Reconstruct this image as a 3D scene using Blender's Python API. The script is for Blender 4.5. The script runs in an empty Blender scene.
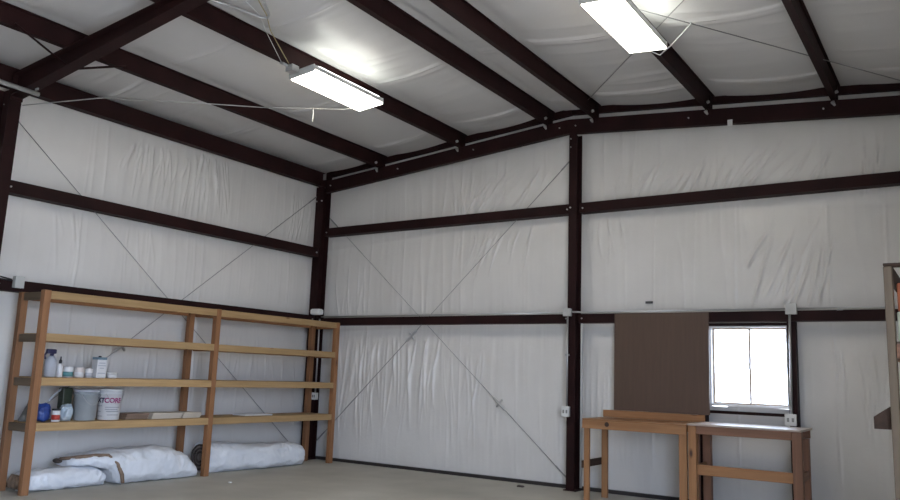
import bpy, bmesh, math, random
import numpy as np
from mathutils import Vector, Matrix, noise
random.seed(7)
rng = np.random.default_rng(11)
S = bpy.context.scene
COL = S.collection
SL = 0.0872            # roof pitch
RX = 4.75              # ridge x
W = 9.75               # building width
YB = -13.0             # front wall (behind the camera)
def roofz(x, z0): return z0 + SL * (x if x < RX else 2 * RX - x)

# ---------------------------------------------------------------- materials
def mat(name, col, rough=.5, metal=0., spec=.5):
    m = bpy.data.materials.new(name); m.use_nodes = True
    b = m.node_tree.nodes['Principled BSDF']
    b.inputs['Base Color'].default_value = (*col, 1)
    b.inputs['Roughness'].default_value = rough
    b.inputs['Metallic'].default_value = metal
    b.inputs['Specular IOR Level'].default_value = spec
    return m
def nodes(m): return m.node_tree.nodes, m.node_tree.links, m.node_tree.nodes['Principled BSDF']
def noisy(name, c1, c2, scale=(3, 3, 3), nscale=2., detail=4, rough=.5, bump=0., bscale=None, spec=.5, lo=.3, hi=.7, bdist=.01):
    m = mat(name, c1, rough, 0, spec); N, L, b = nodes(m)
    tc = N.new('ShaderNodeTexCoord'); mp = N.new('ShaderNodeMapping'); mp.inputs['Scale'].default_value = scale
    L.new(tc.outputs['Object'], mp.inputs['Vector'])
    n = N.new('ShaderNodeTexNoise'); n.inputs['Scale'].default_value = nscale; n.inputs['Detail'].default_value = detail
    L.new(mp.outputs['Vector'], n.inputs['Vector'])
    r = N.new('ShaderNodeValToRGB'); r.color_ramp.elements[0].position = lo; r.color_ramp.elements[1].position = hi
    r.color_ramp.elements[0].color = (*c1, 1); r.color_ramp.elements[1].color = (*c2, 1)
    L.new(n.outputs['Fac'], r.inputs['Fac']); L.new(r.outputs['Color'], b.inputs['Base Color'])
    if bump:
        n2 = N.new('ShaderNodeTexNoise'); n2.inputs['Scale'].default_value = bscale or nscale * 4; n2.inputs['Detail'].default_value = 3
        L.new(mp.outputs['Vector'], n2.inputs['Vector'])
        bp = N.new('ShaderNodeBump'); bp.inputs['Strength'].default_value = bump; bp.inputs['Distance'].default_value = bdist
        L.new(n2.outputs['Fac'], bp.inputs['Height']); L.new(bp.outputs['Normal'], b.inputs['Normal'])
    return m
def wood(name, c1, c2, knot, axis, rough=.6):
    sc = [14, 14, 14]; sc[axis] = .9
    m = mat(name, c1, rough); N, L, b = nodes(m)
    tc = N.new('ShaderNodeTexCoord'); oi = N.new('ShaderNodeObjectInfo')
    add = N.new('ShaderNodeVectorMath'); add.operation = 'MULTIPLY_ADD'
    L.new(oi.outputs['Random'], add.inputs[0]); add.inputs[1].default_value = (9, 7, 5); L.new(tc.outputs['Object'], add.inputs[2])
    mp = N.new('ShaderNodeMapping'); mp.inputs['Scale'].default_value = sc; L.new(add.outputs[0], mp.inputs['Vector'])
    n = N.new('ShaderNodeTexNoise'); n.inputs['Scale'].default_value = 1.6; n.inputs['Detail'].default_value = 5; n.inputs['Distortion'].default_value = .6
    L.new(mp.outputs['Vector'], n.inputs['Vector'])
    r = N.new('ShaderNodeValToRGB'); r.color_ramp.elements[0].position = .3; r.color_ramp.elements[1].position = .7
    r.color_ramp.elements[0].color = (*c1, 1); r.color_ramp.elements[1].color = (*c2, 1)
    L.new(n.outputs['Fac'], r.inputs['Fac'])
    sk = [5, 5, 5]; sk[axis] = 2.0
    mk = N.new('ShaderNodeMapping'); mk.inputs['Scale'].default_value = sk; L.new(add.outputs[0], mk.inputs['Vector'])
    v = N.new('ShaderNodeTexVoronoi'); v.inputs['Scale'].default_value = 1.0; L.new(mk.outputs['Vector'], v.inputs['Vector'])
    kr = N.new('ShaderNodeValToRGB'); kr.color_ramp.elements[0].position = .05; kr.color_ramp.elements[1].position = .13
    kr.color_ramp.elements[0].color = (1, 1, 1, 1); kr.color_ramp.elements[1].color = (0, 0, 0, 1)
    L.new(v.outputs['Distance'], kr.inputs['Fac'])
    mx = N.new('ShaderNodeMix'); mx.data_type = 'RGBA'; L.new(kr.outputs['Color'], mx.inputs['Factor'])
    L.new(r.outputs['Color'], mx.inputs['A']); mx.inputs['B'].default_value = (*knot, 1)
    hs = N.new('ShaderNodeHueSaturation'); mr = N.new('ShaderNodeMapRange')
    mr.inputs['To Min'].default_value = .82; mr.inputs['To Max'].default_value = 1.12
    L.new(oi.outputs['Random'], mr.inputs['Value']); L.new(mr.outputs['Result'], hs.inputs['Value'])
    L.new(mx.outputs['Result'], hs.inputs['Color']); L.new(hs.outputs['Color'], b.inputs['Base Color'])
    return m
def wood3(name, c1, c2, knot, rough=.6): return [wood(name + '_' + 'xyz'[a], c1, c2, knot, a, rough) for a in range(3)]
def emit(name, col, strength):
    m = bpy.data.materials.new(name); m.use_nodes = True; N = m.node_tree.nodes; N.remove(N['Principled BSDF'])
    e = N.new('ShaderNodeEmission'); e.inputs['Color'].default_value = (*col, 1); e.inputs['Strength'].default_value = strength
    m.node_tree.links.new(e.outputs[0], N['Material Output'].inputs[0]); return m

INS = noisy('white_vinyl_insulation', (.665, .64, .61), (.74, .715, .685), (1, 1, 1), 1.2, 5, .32, .25, 26, .5, bdist=.004)
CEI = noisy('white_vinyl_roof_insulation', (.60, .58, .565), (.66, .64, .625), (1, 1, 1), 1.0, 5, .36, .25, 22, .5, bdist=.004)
STEEL = noisy('dark_red_primed_steel', (.015, .0055, .0055), (.025, .008, .008), (1, 1, 1), 3, 4, .6, .06, 40, .15)
DARK = noisy('dark_base_steel', (.02, .016, .016), (.035, .028, .027), (1, 1, 1), 5, 3, .55)
CONC = noisy('grey_concrete', (.37, .355, .31), (.55, .525, .465), (1, 1, 1), .9, 10, .62, .12, 30, .4, bdist=.003)
STUD = wood3('pine_post', (.24, .107, .043), (.34, .16, .07), (.12, .045, .02))
RAIL = wood3('pine_rail', (.37, .232, .105), (.49, .32, .15), (.19, .09, .035))
BENCHW = wood3('bench_pine', (.28, .128, .05), (.37, .182, .078), (.05, .018, .01))
REDW = wood3('reddish_pine', (.20, .095, .055), (.29, .14, .08), (.09, .04, .025))
GREYW = wood3('weathered_wood', (.095, .066, .040), (.145, .105, .066), (.05, .035, .02))
DKW = wood3('dark_stained_wood', (.04, .022, .014), (.07, .038, .024), (.02, .01, .008), .85)
PLY = wood('brown_hardboard', (.105, .062, .042), (.125, .074, .05), (.11, .066, .044), 2, .45)
DECK = wood('plywood_deck', (.42, .27, .12), (.52, .36, .18), (.3, .18, .08), 1, .7)
GALV = mat('galvanised_conduit', (.52, .52, .52), .35, .7)
CABLE = mat('steel_cable', (.30, .295, .29), .5, .3)
BOXG = mat('grey_junction_box', (.50, .50, .48), .5)
WHITEP = mat('white_plastic', (.72, .72, .70), .4)
BLACKP = mat('black_plastic', (.015, .015, .018), .4)
NAVY = mat('navy_plastic', (.02, .02, .07), .4)
GLASS = mat('clear_glass', (1, 1, 1), .02)
_b = GLASS.node_tree.nodes['Principled BSDF']; _b.inputs['Transmission Weight'].default_value = 1; _b.inputs['IOR'].default_value = 1.15
BAG = noisy('white_plastic_wrap', (.70, .73, .78), (.80, .82, .86), (1, 1, 1), 4, 4, .35, .5, 16, .5, bdist=.02)
KRAFT = noisy('brown_kraft_edge', (.17, .115, .08), (.26, .18, .125), (1, 1, 1), 20, 3, .8)
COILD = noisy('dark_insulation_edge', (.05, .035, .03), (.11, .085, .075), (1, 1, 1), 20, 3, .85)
LAMP = emit('fluorescent_diffuser', (1.0, .94, .82), 14.0)
UPL = emit('fluorescent_uplight', (.95, 1.0, .93), 9.0)
FIXT = mat('white_fixture_housing', (.55, .55, .54), .4)

# ---------------------------------------------------------------- mesh helpers
class MB:
    def __init__(s): s.bm = bmesh.new()
    def box(s, a, b, bev=0., rot=None, piv=None):
        a = Vector(a); b = Vector(b)
        r = bmesh.ops.create_cube(s.bm, size=1)
        c = (a + b) / 2; d = b - a
        for v in r['verts']: v.co = Vector((v.co.x * d.x, v.co.y * d.y, v.co.z * d.z)) + c
        vs = r['verts']
        if bev:
            es = list({e for v in vs for e in v.link_edges})
            q = bmesh.ops.bevel(s.bm, geom=es, offset=bev, segments=2, profile=.5, affect='EDGES')
            vs = list({v for f in q['faces'] for v in f.verts} | {v for v in vs if v.is_valid})
        if rot is not None:
            p = Vector(piv) if piv is not None else c
            for v in vs: v.co = rot @ (v.co - p) + p
        return s
    def tube(s, pts, r, n=10, cap=True):
        pts = [Vector(p) for p in pts]; rings = []
        for i, p in enumerate(pts):
            t = (pts[min(i + 1, len(pts) - 1)] - pts[max(i - 1, 0)]).normalized()
            h = Vector((0, 0, 1)) if abs(t.z) < .9 else Vector((1, 0, 0))
            u = t.cross(h).normalized(); w = t.cross(u)
            rr = r[i] if isinstance(r, (list, tuple)) else r
            rings.append([s.bm.verts.new(p + rr * (math.cos(2 * math.pi * k / n) * u + math.sin(2 * math.pi * k / n) * w)) for k in range(n)])
        for A, B in zip(rings, rings[1:]):
            for k in range(n): s.bm.faces.new((A[k], A[(k + 1) % n], B[(k + 1) % n], B[k])).smooth = True
        if cap:
            s.bm.faces.new(rings[0]); s.bm.faces.new(rings[-1][::-1])
        return s
    def lathe(s, c, prof, n=24):
        c = Vector(c); rings = []
        for r, z in prof:
            rings.append([s.bm.verts.new(c + Vector((max(r, 1e-4) * math.cos(2 * math.pi * k / n), max(r, 1e-4) * math.sin(2 * math.pi * k / n), z))) for k in range(n)])
        for A, B in zip(rings, rings[1:]):
            for k in range(n): s.bm.faces.new((A[k], A[(k + 1) % n], B[(k + 1) % n], B[k])).smooth = True
        s.bm.faces.new(rings[0][::-1]); s.bm.faces.new(rings[-1])
        return s
    def sweep(s, prof, path):   # closed 2-D profile given as function of station -> list of 3-D points
        rings = [[s.bm.verts.new(Vector(p)) for p in prof(t)] for t in path]
        n = len(rings[0])
        for A, B in zip(rings, rings[1:]):
            for k in range(n): s.bm.faces.new((A[k], A[(k + 1) % n], B[(k + 1) % n], B[k]))
        s.bm.faces.new(rings[0]); s.bm.faces.new(rings[-1][::-1])
        return s
    def build(s, name, m, parent=None, loc=None, smooth_angle=None):
        bmesh.ops.recalc_face_normals(s.bm, faces=s.bm.faces)
        me = bpy.data.meshes.new(name)
        if loc is None and parent is None:
            xs = [v.co for v in s.bm.verts]
            loc = Vector((sum(v.x for v in xs) / len(xs), sum(v.y for v in xs) / len(xs), min(v.z for v in xs)))
        off = Vector(loc) if loc is not None else (parent.matrix_world_loc if False else Vector(parent['_o']))
        for v in s.bm.verts: v.co -= off
        s.bm.to_mesh(me); s.bm.free()
        me.materials.append(m)
        o = bpy.data.objects.new(name, me); COL.objects.link(o)
        if parent is not None: o.parent = parent; o['_o'] = parent['_o']
        else: o.location = off; o['_o'] = tuple(off)
        return o
def thing(name, loc, label, cat, group=None, kind=None):
    o = bpy.data.objects.new(name, None); COL.objects.link(o); o.location = loc; o['_o'] = tuple(loc); o.empty_display_size = .1
    return tag(o, label, cat, group, kind)
def tag(o, label, cat, group=None, kind=None):
    o['label'] = label; o['category'] = cat
    if group: o['group'] = group
    if kind: o['kind'] = kind
    return o
def struct(o, label=None, cat=None):
    o['kind'] = 'structure'
    if label: o['label'] = label
    if cat: o['category'] = cat
    return o
def board(name, a, b, mats, parent, bev=.004):
    d = [abs(b[i] - a[i]) for i in range(3)]
    return MB().box(a, b, bev).build(name, mats[d.index(max(d))], parent)

# ---------------------------------------------------------------- camera
C = Vector((9.311396614, -9.902708599, 1.417775952))
rt = Vector((0.833655929991518, 0.5512210956525871, 0.034250461274829426))
up = Vector((0.05954539681050517, -0.15136344313887626, 0.9866830564065767))
fw = Vector((-0.5490647831619295, 0.8205147236879455, 0.15900771082761286))
cd = bpy.data.cameras.new('camera'); cam = bpy.data.objects.new('camera', cd); COL.objects.link(cam)
cd.sensor_width = 36; cd.sensor_fit = 'HORIZONTAL'; cd.lens = 782.33 / 900 * 36; cd.clip_start = .05; cd.clip_end = 300
cam.matrix_world = Matrix(((rt.x, up.x, -fw.x, C.x), (rt.y, up.y, -fw.y, C.y), (rt.z, up.z, -fw.z, C.z), (0, 0, 0, 1)))
S.camera = cam

# ---------------------------------------------------------------- wrinkled insulation sheets
def vnoise(U, V, su, sv, seed, octv=2):
    out = np.zeros_like(U); a = 1.; tot = 0
    for o in range(octv):
        r = np.random.default_rng(seed + o * 17); T = r.random((64, 64))
        x = U * su * 2 ** o + 13.7; y = V * sv * 2 ** o + 5.3
        xi = np.floor(x).astype(int); yi = np.floor(y).astype(int); fx = x - xi; fy = y - yi
        fx = fx * fx * (3 - 2 * fx); fy = fy * fy * (3 - 2 * fy)
        g = lambda i, j: T[(xi + i) % 64, (yi + j) % 64]
        out += a * ((g(0, 0) * (1 - fx) + g(1, 0) * fx) * (1 - fy) + (g(0, 1) * (1 - fx) + g(1, 1) * fx) * fy)
        tot += a; a *= .5
    return out / tot
def ridge(U, V, su, sv, seed, p=4):
    n = vnoise(U, V, su, sv, seed, 2); return (1 - np.abs(2 * n - 1)) ** p
def crease(D, U, V, p0, p1, w, amp):
    p0 = np.array(p0, float); p1 = np.array(p1, float); d = p1 - p0; L = np.hypot(*d)
    if L < 1e-6: return
    t = ((U - p0[0]) * d[0] + (V - p0[1]) * d[1]) / L ** 2
    s = ((U - p0[0]) * -d[1] + (V - p0[1]) * d[0]) / L
    s = s + .03 * np.sin(t * 3.1 + p0[0] * 5)
    D += amp * np.exp(-(s / w) ** 2) * np.clip(t / .15, 0, 1) * np.clip((1 - t) / .35, 0, 1)
def fan(D, U, V, c, ang, n, spread, length, amp, w=.0125, r=None):
    amp = amp * .9
    for i in range(int(n * 1.8)):
        a = math.radians(ang + rng.uniform(-8, 8)); x = c[0] + rng.uniform(-spread, spread); y = c[1] + rng.uniform(-.03, .05)
        l = length * rng.uniform(.45, 1.1)
        crease(D, U, V, (x, y), (x + l * math.cos(a), y + l * math.sin(a)), w * rng.uniform(.7, 1.5), amp * rng.uniform(.4, 1.2))
def sheet(name, us, vs, disp, place, m, keep=None):
    U, V = np.meshgrid(us, vs, indexing='ij'); D = disp(U, V)
    P = place(U, V, D).reshape(-1, 3); nu, nv = U.shape
    idx = np.arange(nu * nv).reshape(nu, nv)
    f = np.stack([idx[:-1, :-1], idx[1:, :-1], idx[1:, 1:], idx[:-1, 1:]], -1)
    if keep is not None:
        uc = (U[:-1, :-1] + U[1:, 1:]) / 2; vc = (V[:-1, :-1] + V[1:, 1:]) / 2
        f = f[keep(uc, vc)]
    f = f.reshape(-1, 4)
    me = bpy.data.meshes.new(name); me.from_pydata(P.tolist(), [], f.tolist()); me.update()
    me.polygons.foreach_set('use_smooth', [True] * len(me.polygons))
    me.materials.append(m); o = bpy.data.objects.new(name, me); COL.objects.link(o); o['kind'] = 'structure'
    return o
def pillow(V, levels, amp):
    out = np.zeros_like(V)
    for a, b in zip(levels, levels[1:]):
        t = np.clip((V - a) / (b - a), 0, 1); out += np.where((V >= a) & (V < b), amp * np.sin(np.pi * t) ** .7, 0)
    return out

WX0, WX1, WZ0, WZ1 = 6.615, 7.525, 1.175, 2.14        # window opening
def ins_base(U, V, seed, levels, dens):
    D = pillow(V, levels, .03)
    mask = np.clip(vnoise(U, V, .55, .5, seed + 3) * 2.6 - .75, 0, 1)
    D += dens * .012 * ridge(U, V, 6.5, .35, seed) * mask
    D += dens * .0065 * ridge(U, V, 13, .6, seed + 9) * np.clip(vnoise(U, V, .8, .8, seed + 5) * 2.5 - .9, 0, 1)
    D += .02 * (vnoise(U, V, .8, .6, seed + 1) - .5)
    return D
def back_disp(U, V):
    D = ins_base(U, V, 21, [0, 2.24, 3.74, 4.95], 1.)
    for x in (1.1, 2.93, 5.9, 6.95, 8.0, 8.55): crease(D, U, V, (x, 0), (x + .02, 5.2), .014, .008)
    fan(D, U, V, (3.35, 3.85), 54, 12, .55, 1.0, .028)
    fan(D, U, V, (2.75, 3.85), 80, 8, .4, .8, .018)
    fan(D, U, V, (5.75, 3.85), 66, 9, .5, .7, .014)
    fan(D, U, V, (7.25, 3.88), 56, 11, .55, .85, .030)
    fan(D, U, V, (6.2, 3.88), 62, 6, .5, .7, .022)
    fan(D, U, V, (7.5, 2.45), 76, 9, .35, 1.0, .019)
    fan(D, U, V, (7.35, 2.95), 62, 6, .3, .75, .012)
    fan(D, U, V, (8.45, 3.85), 90, 6, .12, .95, .016)
    fan(D, U, V, (3.5, 3.62), -108, 12, .8, .7, .018)
    fan(D, U, V, (5.2, 3.62), -92, 8, .3, .6, .012)
    fan(D, U, V, (1.6, 2.1), -92, 20, 1.1, 1.7, .022, .018)
    fan(D, U, V, (2.9, 1.8), -94, 9, .5, 1.5, .014)
    fan(D, U, V, (8.5, 1.95), -90, 9, .5, 1.4, .012)
    fan(D, U, V, (.8, 2.45), 88, 6, .3, 1.0, .012)
    return np.clip(D, -.02, .075)
def left_disp(U, V):
    D = ins_base(U, V, 57, [0, 2.24, 3.36, 4.7], .8)
    for y in (-.75, -2.55, -4.4): crease(D, U, V, (y, 0), (y + .02, 4.9), .014, .009)
    fan(D, U, V, (-3.3, 4.4), -96, 10, .5, .8, .018)
    fan(D, U, V, (-2.5, 4.5), -88, 10, .4, .9, .020)
    fan(D, U, V, (-3.6, 4.3), -112, 5, .3, .5, .016)
    fan(D, U, V, (-.5, 4.3), -95, 6, .3, .9, .012)
    fan(D, U, V, (-4.0, 3.25), -92, 6, .8, .8, .010)
    fan(D, U, V, (-2.5, 1.9), -90, 18, 2.2, 1.5, .012)
    return np.clip(D, -.02, .075)
top_back = lambda U: 4.86 + SL * np.where(U < RX, U, 2 * RX - U)
def place_back(U, V, D):
    Z = V / 5.28 * (top_back(U) + .02)
    return np.stack([U, -D + .005, Z], -1)
struct(sheet('wall_back', np.linspace(0, W, 860), np.linspace(0, 5.28, 260), back_disp, place_back, INS,
             keep=lambda u, v: ~((u > WX0) & (u < WX1) & (v / 5.28 * (4.88 + SL * np.where(u < RX, u, 2 * RX - u)) > WZ0) & (v / 5.28 * (4.88 + SL * np.where(u < RX, u, 2 * RX - u)) < WZ1))))
struct(sheet('wall_left', np.concatenate([np.linspace(YB, -6, 120)[:-1], np.linspace(-6, 0, 500)]), np.linspace(0, 4.86, 220), left_disp,
             lambda U, V, D: np.stack([D - .005, U, V], -1), INS))
DY0, DY1, DZ = -10.9, -6.5, 3.6                       # unseen open doorway in the right wall, added to set how daylight falls
struct(sheet('wall_right', np.linspace(YB, 0, 261), np.linspace(0, 4.86, 82), lambda U, V: ins_base(U, V, 77, [0, 2.24, 3.4, 4.7], 1.),
             lambda U, V, D: np.stack([W - D, U, V], -1), INS, keep=lambda u, v: ~((u > DY0) & (u < DY1) & (v < DZ))))
k = MB()
for a_, b_ in ((( W - .16, DY0 - .1, 0), (W + .03, DY0, DZ + .1)), ((W - .16, DY1, 0), (W + .03, DY1 + .1, DZ + .1)), ((W - .16, DY0, DZ), (W + .03, DY1, DZ + .1))): k.box(a_, b_)
struct(k.build('unseen_door_1', STEEL))  # steel frame of the unseen doorway added as daylight source
PX = [1.34, 2.90, 4.39, 5.10, 6.65, 8.10]           # left edges of the purlins' bottom flanges
def ceil_disp(U, V):
    D = np.zeros_like(U); lv = [(0, .05)] + [(x - .02, x + .17) for x in PX] + [(W, W)]; pin = np.ones_like(U)
    for x in PX: pin *= np.clip(np.abs(U - x - .075) / .085 - 1, 0, 1)
    for (_, a), (b, _) in zip(lv, lv[1:]):
        t = np.clip((U - a) / (b - a), 0, 1); D += np.where((U >= a) & (U < b), .045 * np.sin(np.pi * t) ** .8, 0)
    for y in (-.62, -2.47, -4.36, -6.2, -8.05, -9.9, -11.7):
        s = V - y - .03 * np.sin(U * 1.7 + y) - .035 * (vnoise(U, V, .9, .2, 5) - .5)
        k = np.sin(np.pi * np.clip((U - 0) / 1, 0, 9)) * 0 + vnoise(U, V, 1.1, .3, 8)
        D += .034 * np.exp(-(s / .018) ** 2) * (.4 + .9 * k) + .018 * np.exp(-((s - .10) / .05) ** 2) * k
    D += .016 * ridge(U, V, .5, 3.2, 91) * np.clip(vnoise(U, V, .5, .5, 92) * 2.6 - .8, 0, 1)
    D += .014 * (vnoise(U, V, .8, .9, 93) - .5)
    return np.clip(D, 0, .11) * pin
cu = np.concatenate([np.linspace(0, RX, 150), np.linspace(RX, W, 150)[1:]])
struct(sheet('ceiling', cu, np.linspace(YB, 0, 620), ceil_disp,
             lambda U, V, D: np.stack([U, V, 4.853 + SL * np.where(U < RX, U, 2 * RX - U) - D], -1), CEI))
# floor, outside ground, wall behind the camera
struct(MB().box((-.15, YB - .15, -.2), (W + .15, .15, 0)).build('floor', CONC))
GRAVEL = noisy('pale_gravel', (.40, .38, .35), (.5, .48, .45), (1, 1, 1), 3, 5, .9)
struct(MB().box((-60, -70, -.35), (70, 60, -.21)).build('ground', GRAVEL))
f = MB(); f.box((0, YB - .1, 0), (W, YB, 5.3))
struct(f.build('wall_front', INS))
# outer sheet-metal skin so that no daylight leaks
SKIN = mat('outer_sheet_metal', (.5, .5, .48), .5)
k = MB(); k.box((-.12, YB - .1, 0), (-.09, .12, 4.95)).box((W + .03, YB - .1, 0), (W + .06, DY0, 4.95)).box((W + .03, DY1, 0), (W + .06, .12, 4.95)).box((W + .03, DY0, DZ), (W + .06, DY1, 4.95))
k.box((-.12, .09, 0), (WX0 - .02, .12, 5.4)).box((WX1 + .02, .09, 0), (W + .06, .12, 5.4)).box((WX0 - .02, .09, 0), (WX1 + .02, .12, WZ0 - .02)).box((WX0 - .02, .09, WZ1 + .02), (WX1 + .02, .12, 5.4))
struct(k.build('wall_outer', SKIN))
k = MB()
k.sweep(lambda y: [(-.2, y, 4.88 - .2 * SL), (RX, y, 4.88 + SL * RX), (W + .2, y, 4.88 - .2 * SL), (W + .2, y, 4.93), (RX, y, 4.95 + SL * RX), (-.2, y, 4.93)], (YB - .3, .3))
struct(k.build('roof', SKIN))
# base angles along the wall feet
struct(MB().box((.03, -.06, 0), (W - .02, -.012, .045)).build('baseboard_back', DARK))
struct(MB().box((.012, -5.6, 0), (.06, -.07, .045)).build('baseboard_left', DARK))

# ---------------------------------------------------------------- steel frame
def isec(cx, cy, w, d, t):       # I section (flanges facing +-y), list of xy
    h = w / 2; q = d / 2; s = t / 2
    return [(cx - h, cy - q), (cx + h, cy - q), (cx + h, cy - q + t), (cx + s, cy - q + t), (cx + s, cy + q - t), (cx + h, cy + q - t),
            (cx + h, cy + q), (cx - h, cy + q), (cx - h, cy + q - t), (cx - s, cy + q - t), (cx - s, cy - q + t), (cx - h, cy - q + t)]
def bolts(parent, pts, axis, r=.013, m=None):
    for p in pts:
        d = Vector(axis) * .018
        MB().tube([Vector(p), Vector(p) + d], r, 6).build('bolt', m or GALV, parent)
# corner column
t = thing('steel_column', (.13, -.16, 0), 'dark red steel column in the corner where the two white walls meet', 'column', 'steel columns', 'thing')
MB().sweep(lambda z: [(x, y, z) for x, y in isec(.125, -.155, .17, .19, .014)], (.012, 4.55)).build('shaft', STEEL, t)
MB().box((.03, -.265, 0), (.235, -.066, .012)).build('base_plate', STEEL, t)
bolts(t, [(.07, -.255, 4.30), (.19, -.255, 4.30)], (0, -1, 0))
# ridge column
t = thing('steel_column', (4.85, -.16, 0), 'dark steel column in the middle of the back wall under the roof ridge', 'column', 'steel columns', 'thing')
MB().sweep(lambda z: [(x, y, z) for x, y in isec(4.85, -.16, .115, .18, .012)], (.012, 4.82)).build('shaft', STEEL, t)
MB().box((4.76, -.265, 0), (4.94, -.066, .012)).build('base_plate', STEEL, t)
bolts(t, [(4.82, -.25, z) for z in (3.76, 4.62, 4.74)], (0, -1, 0), .011)
# main frame column at the left edge
t = thing('frame_column', (.2, -5.55, 0), 'tapered dark red frame column at the far left edge of the photo', 'column', 'steel columns', 'thing')
def mcol(z):
    e = .24 + .10 * z / 4.4; y0, y1 = -5.62, -5.48
    return [(.06, y0, z), (.072, y0, z), (.072, -5.555, z), (e - .012, -5.555, z), (e - .012, y0, z), (e, y0, z), (e, y1, z), (e - .012, y1, z), (e - .012, -5.545, z), (.072, -5.545, z), (.072, y1, z), (.06, y1, z)]
MB().sweep(mcol, (.015, 4.52)).build('shaft', STEEL, t)
MB().box((.05, -5.65, 0), (.30, -5.45, .015)).build('base_plate', STEEL, t)
bolts(t, [(.330, -5.515, z) for z in (4.0, 4.12)], (1, 0, 0), .012, STEEL)
# main frame rafter
t = thing('frame_rafter', (RX, -5.55, 4.3), 'deep dark red frame rafter crossing the ceiling at the upper left', 'rafter', None, 'thing')
y0, y1 = -5.62, -5.48
def mr(x):
    q = x if x < RX else 2 * RX - x; tp = roofz(x, 4.638); b = min(4.352 + .131 * q, tp - .13)
    return [(x, y0, b), (x, y1, b), (x, y1, b + .014), (x, -5.544, b + .014), (x, -5.544, tp - .014), (x, y1, tp - .014), (x, y1, tp), (x, y0, tp), (x, y0, tp - .014), (x, -5.556, tp - .014), (x, -5.556, b + .014), (x, y0, b + .014)]
MB().sweep(mr, (.362, 3.6, RX, 2 * RX - 3.6, W - .362)).build('beam', STEEL, t)
for i, s in enumerate((-1, 1)):
    MB().tube([(1.425, -5.55 + s * .63, roofz(1.4, 4.67)), (1.425, -5.55 + s * .06, 4.555)], .013, 4).build('flange_brace', STEEL, t)
MB().box((.347, y0, 4.36), (.361, y1, 4.66)).build('end_plate', STEEL, t)
# end rafters on the back wall (two halves of the gable)
def er(x):
    b = roofz(x, 4.415); tp = roofz(x, 4.618); y0, y1 = -.245, -.165
    return [(x, y0, b), (x, y1, b), (x, y1, b + .012), (x, y0 + .012, b + .012), (x, y0 + .012, tp - .012), (x, y1, tp - .012), (x, y1, tp), (x, y0, tp)]
for nm, xs, lab in (('end_rafter', (.24, 4.76), 'dark steel end rafter sloping up from the wall corner to the ridge'),
                    ('end_rafter', (4.765, W - .03), 'dark steel end rafter sloping down to the right of the ridge')):
    t = thing(nm, (sum(xs) / 2, -.2, 4.6), lab, 'rafter', 'end rafters over the back wall', 'thing')
    MB().sweep(lambda x: [(x, y, z - .0) for x, y, z in er(x)], xs).build('beam', STEEL, t)
    bolts(t, [(x, -.245, roofz(x, 4.52)) for x in np.linspace(xs[0] + .12, xs[1] - .12, 4)], (0, -1, 0), .01)
for xs, lab in (((.10, 4.745), 'narrow dark rake angle along the wall top, left of the ridge'), ((4.755, W - .03), 'narrow dark rake angle along the wall top, right of the ridge')):
    tag(MB().sweep(lambda x: [(x, -.03, roofz(x, 4.74)), (x, -.09, roofz(x, 4.74)), (x, -.09, roofz(x, 4.835)), (x, -.03, roofz(x, 4.835))], xs).build('rake_angle', STEEL), lab, 'steel angle', 'rake angles along the back wall top', 'thing')
# purlins: Z sections running from the back wall towards the camera
plab = ['roof purlin nearest the left wall, passing over the big frame rafter', 'roof purlin carrying the left fluorescent light', 'roof purlin just left of the ridge, ending beside the middle column top',
        'roof purlin just right of the ridge, ending above the middle column', 'roof purlin carrying the right fluorescent light', 'roof purlin farthest right, nearest the upper right corner of the photo']
for x0, lab in zip(PX, plab):
    t = thing('roof_purlin', (x0, -6.5, roofz(x0, 4.64)), 'dark red steel ' + lab, 'purlin', 'roof purlins', 'thing')
    s = SL if x0 < RX else -SL
    def zp(y):
        z = roofz(x0, 4.64); h = .2; w = .07; g = .010
        P = [(0, 0), (w, 0), (w, h - g), (w + .03, h - g), (w + .03, h), (w - g, h), (w - g, g), (0, g)]
        if x0 > RX: pass
        return [(x0 + a, y, z + b + s * a) for a, b in P]
    MB().sweep(zp, (-12.8, -.10)).build('web', STEEL, t)
    z = roofz(x0 + .07, 4.64)
    MB().box((x0 + .072, -.25, z - .10), (x0 + .080, -.17, z + .16)).build('clip', STEEL, t)
    MB().tube([(x0 + .075, -.36, z + .03), (x0 + .10, -.37, z + .035)], .02, 8).build('bolt', GALV, t)
    MB().tube([(x0 + .03, -.275, z - .05), (x0 + .055, -.285, z - .10)], [.024, .012], 8).build('cable_end', GALV, t)
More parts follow.
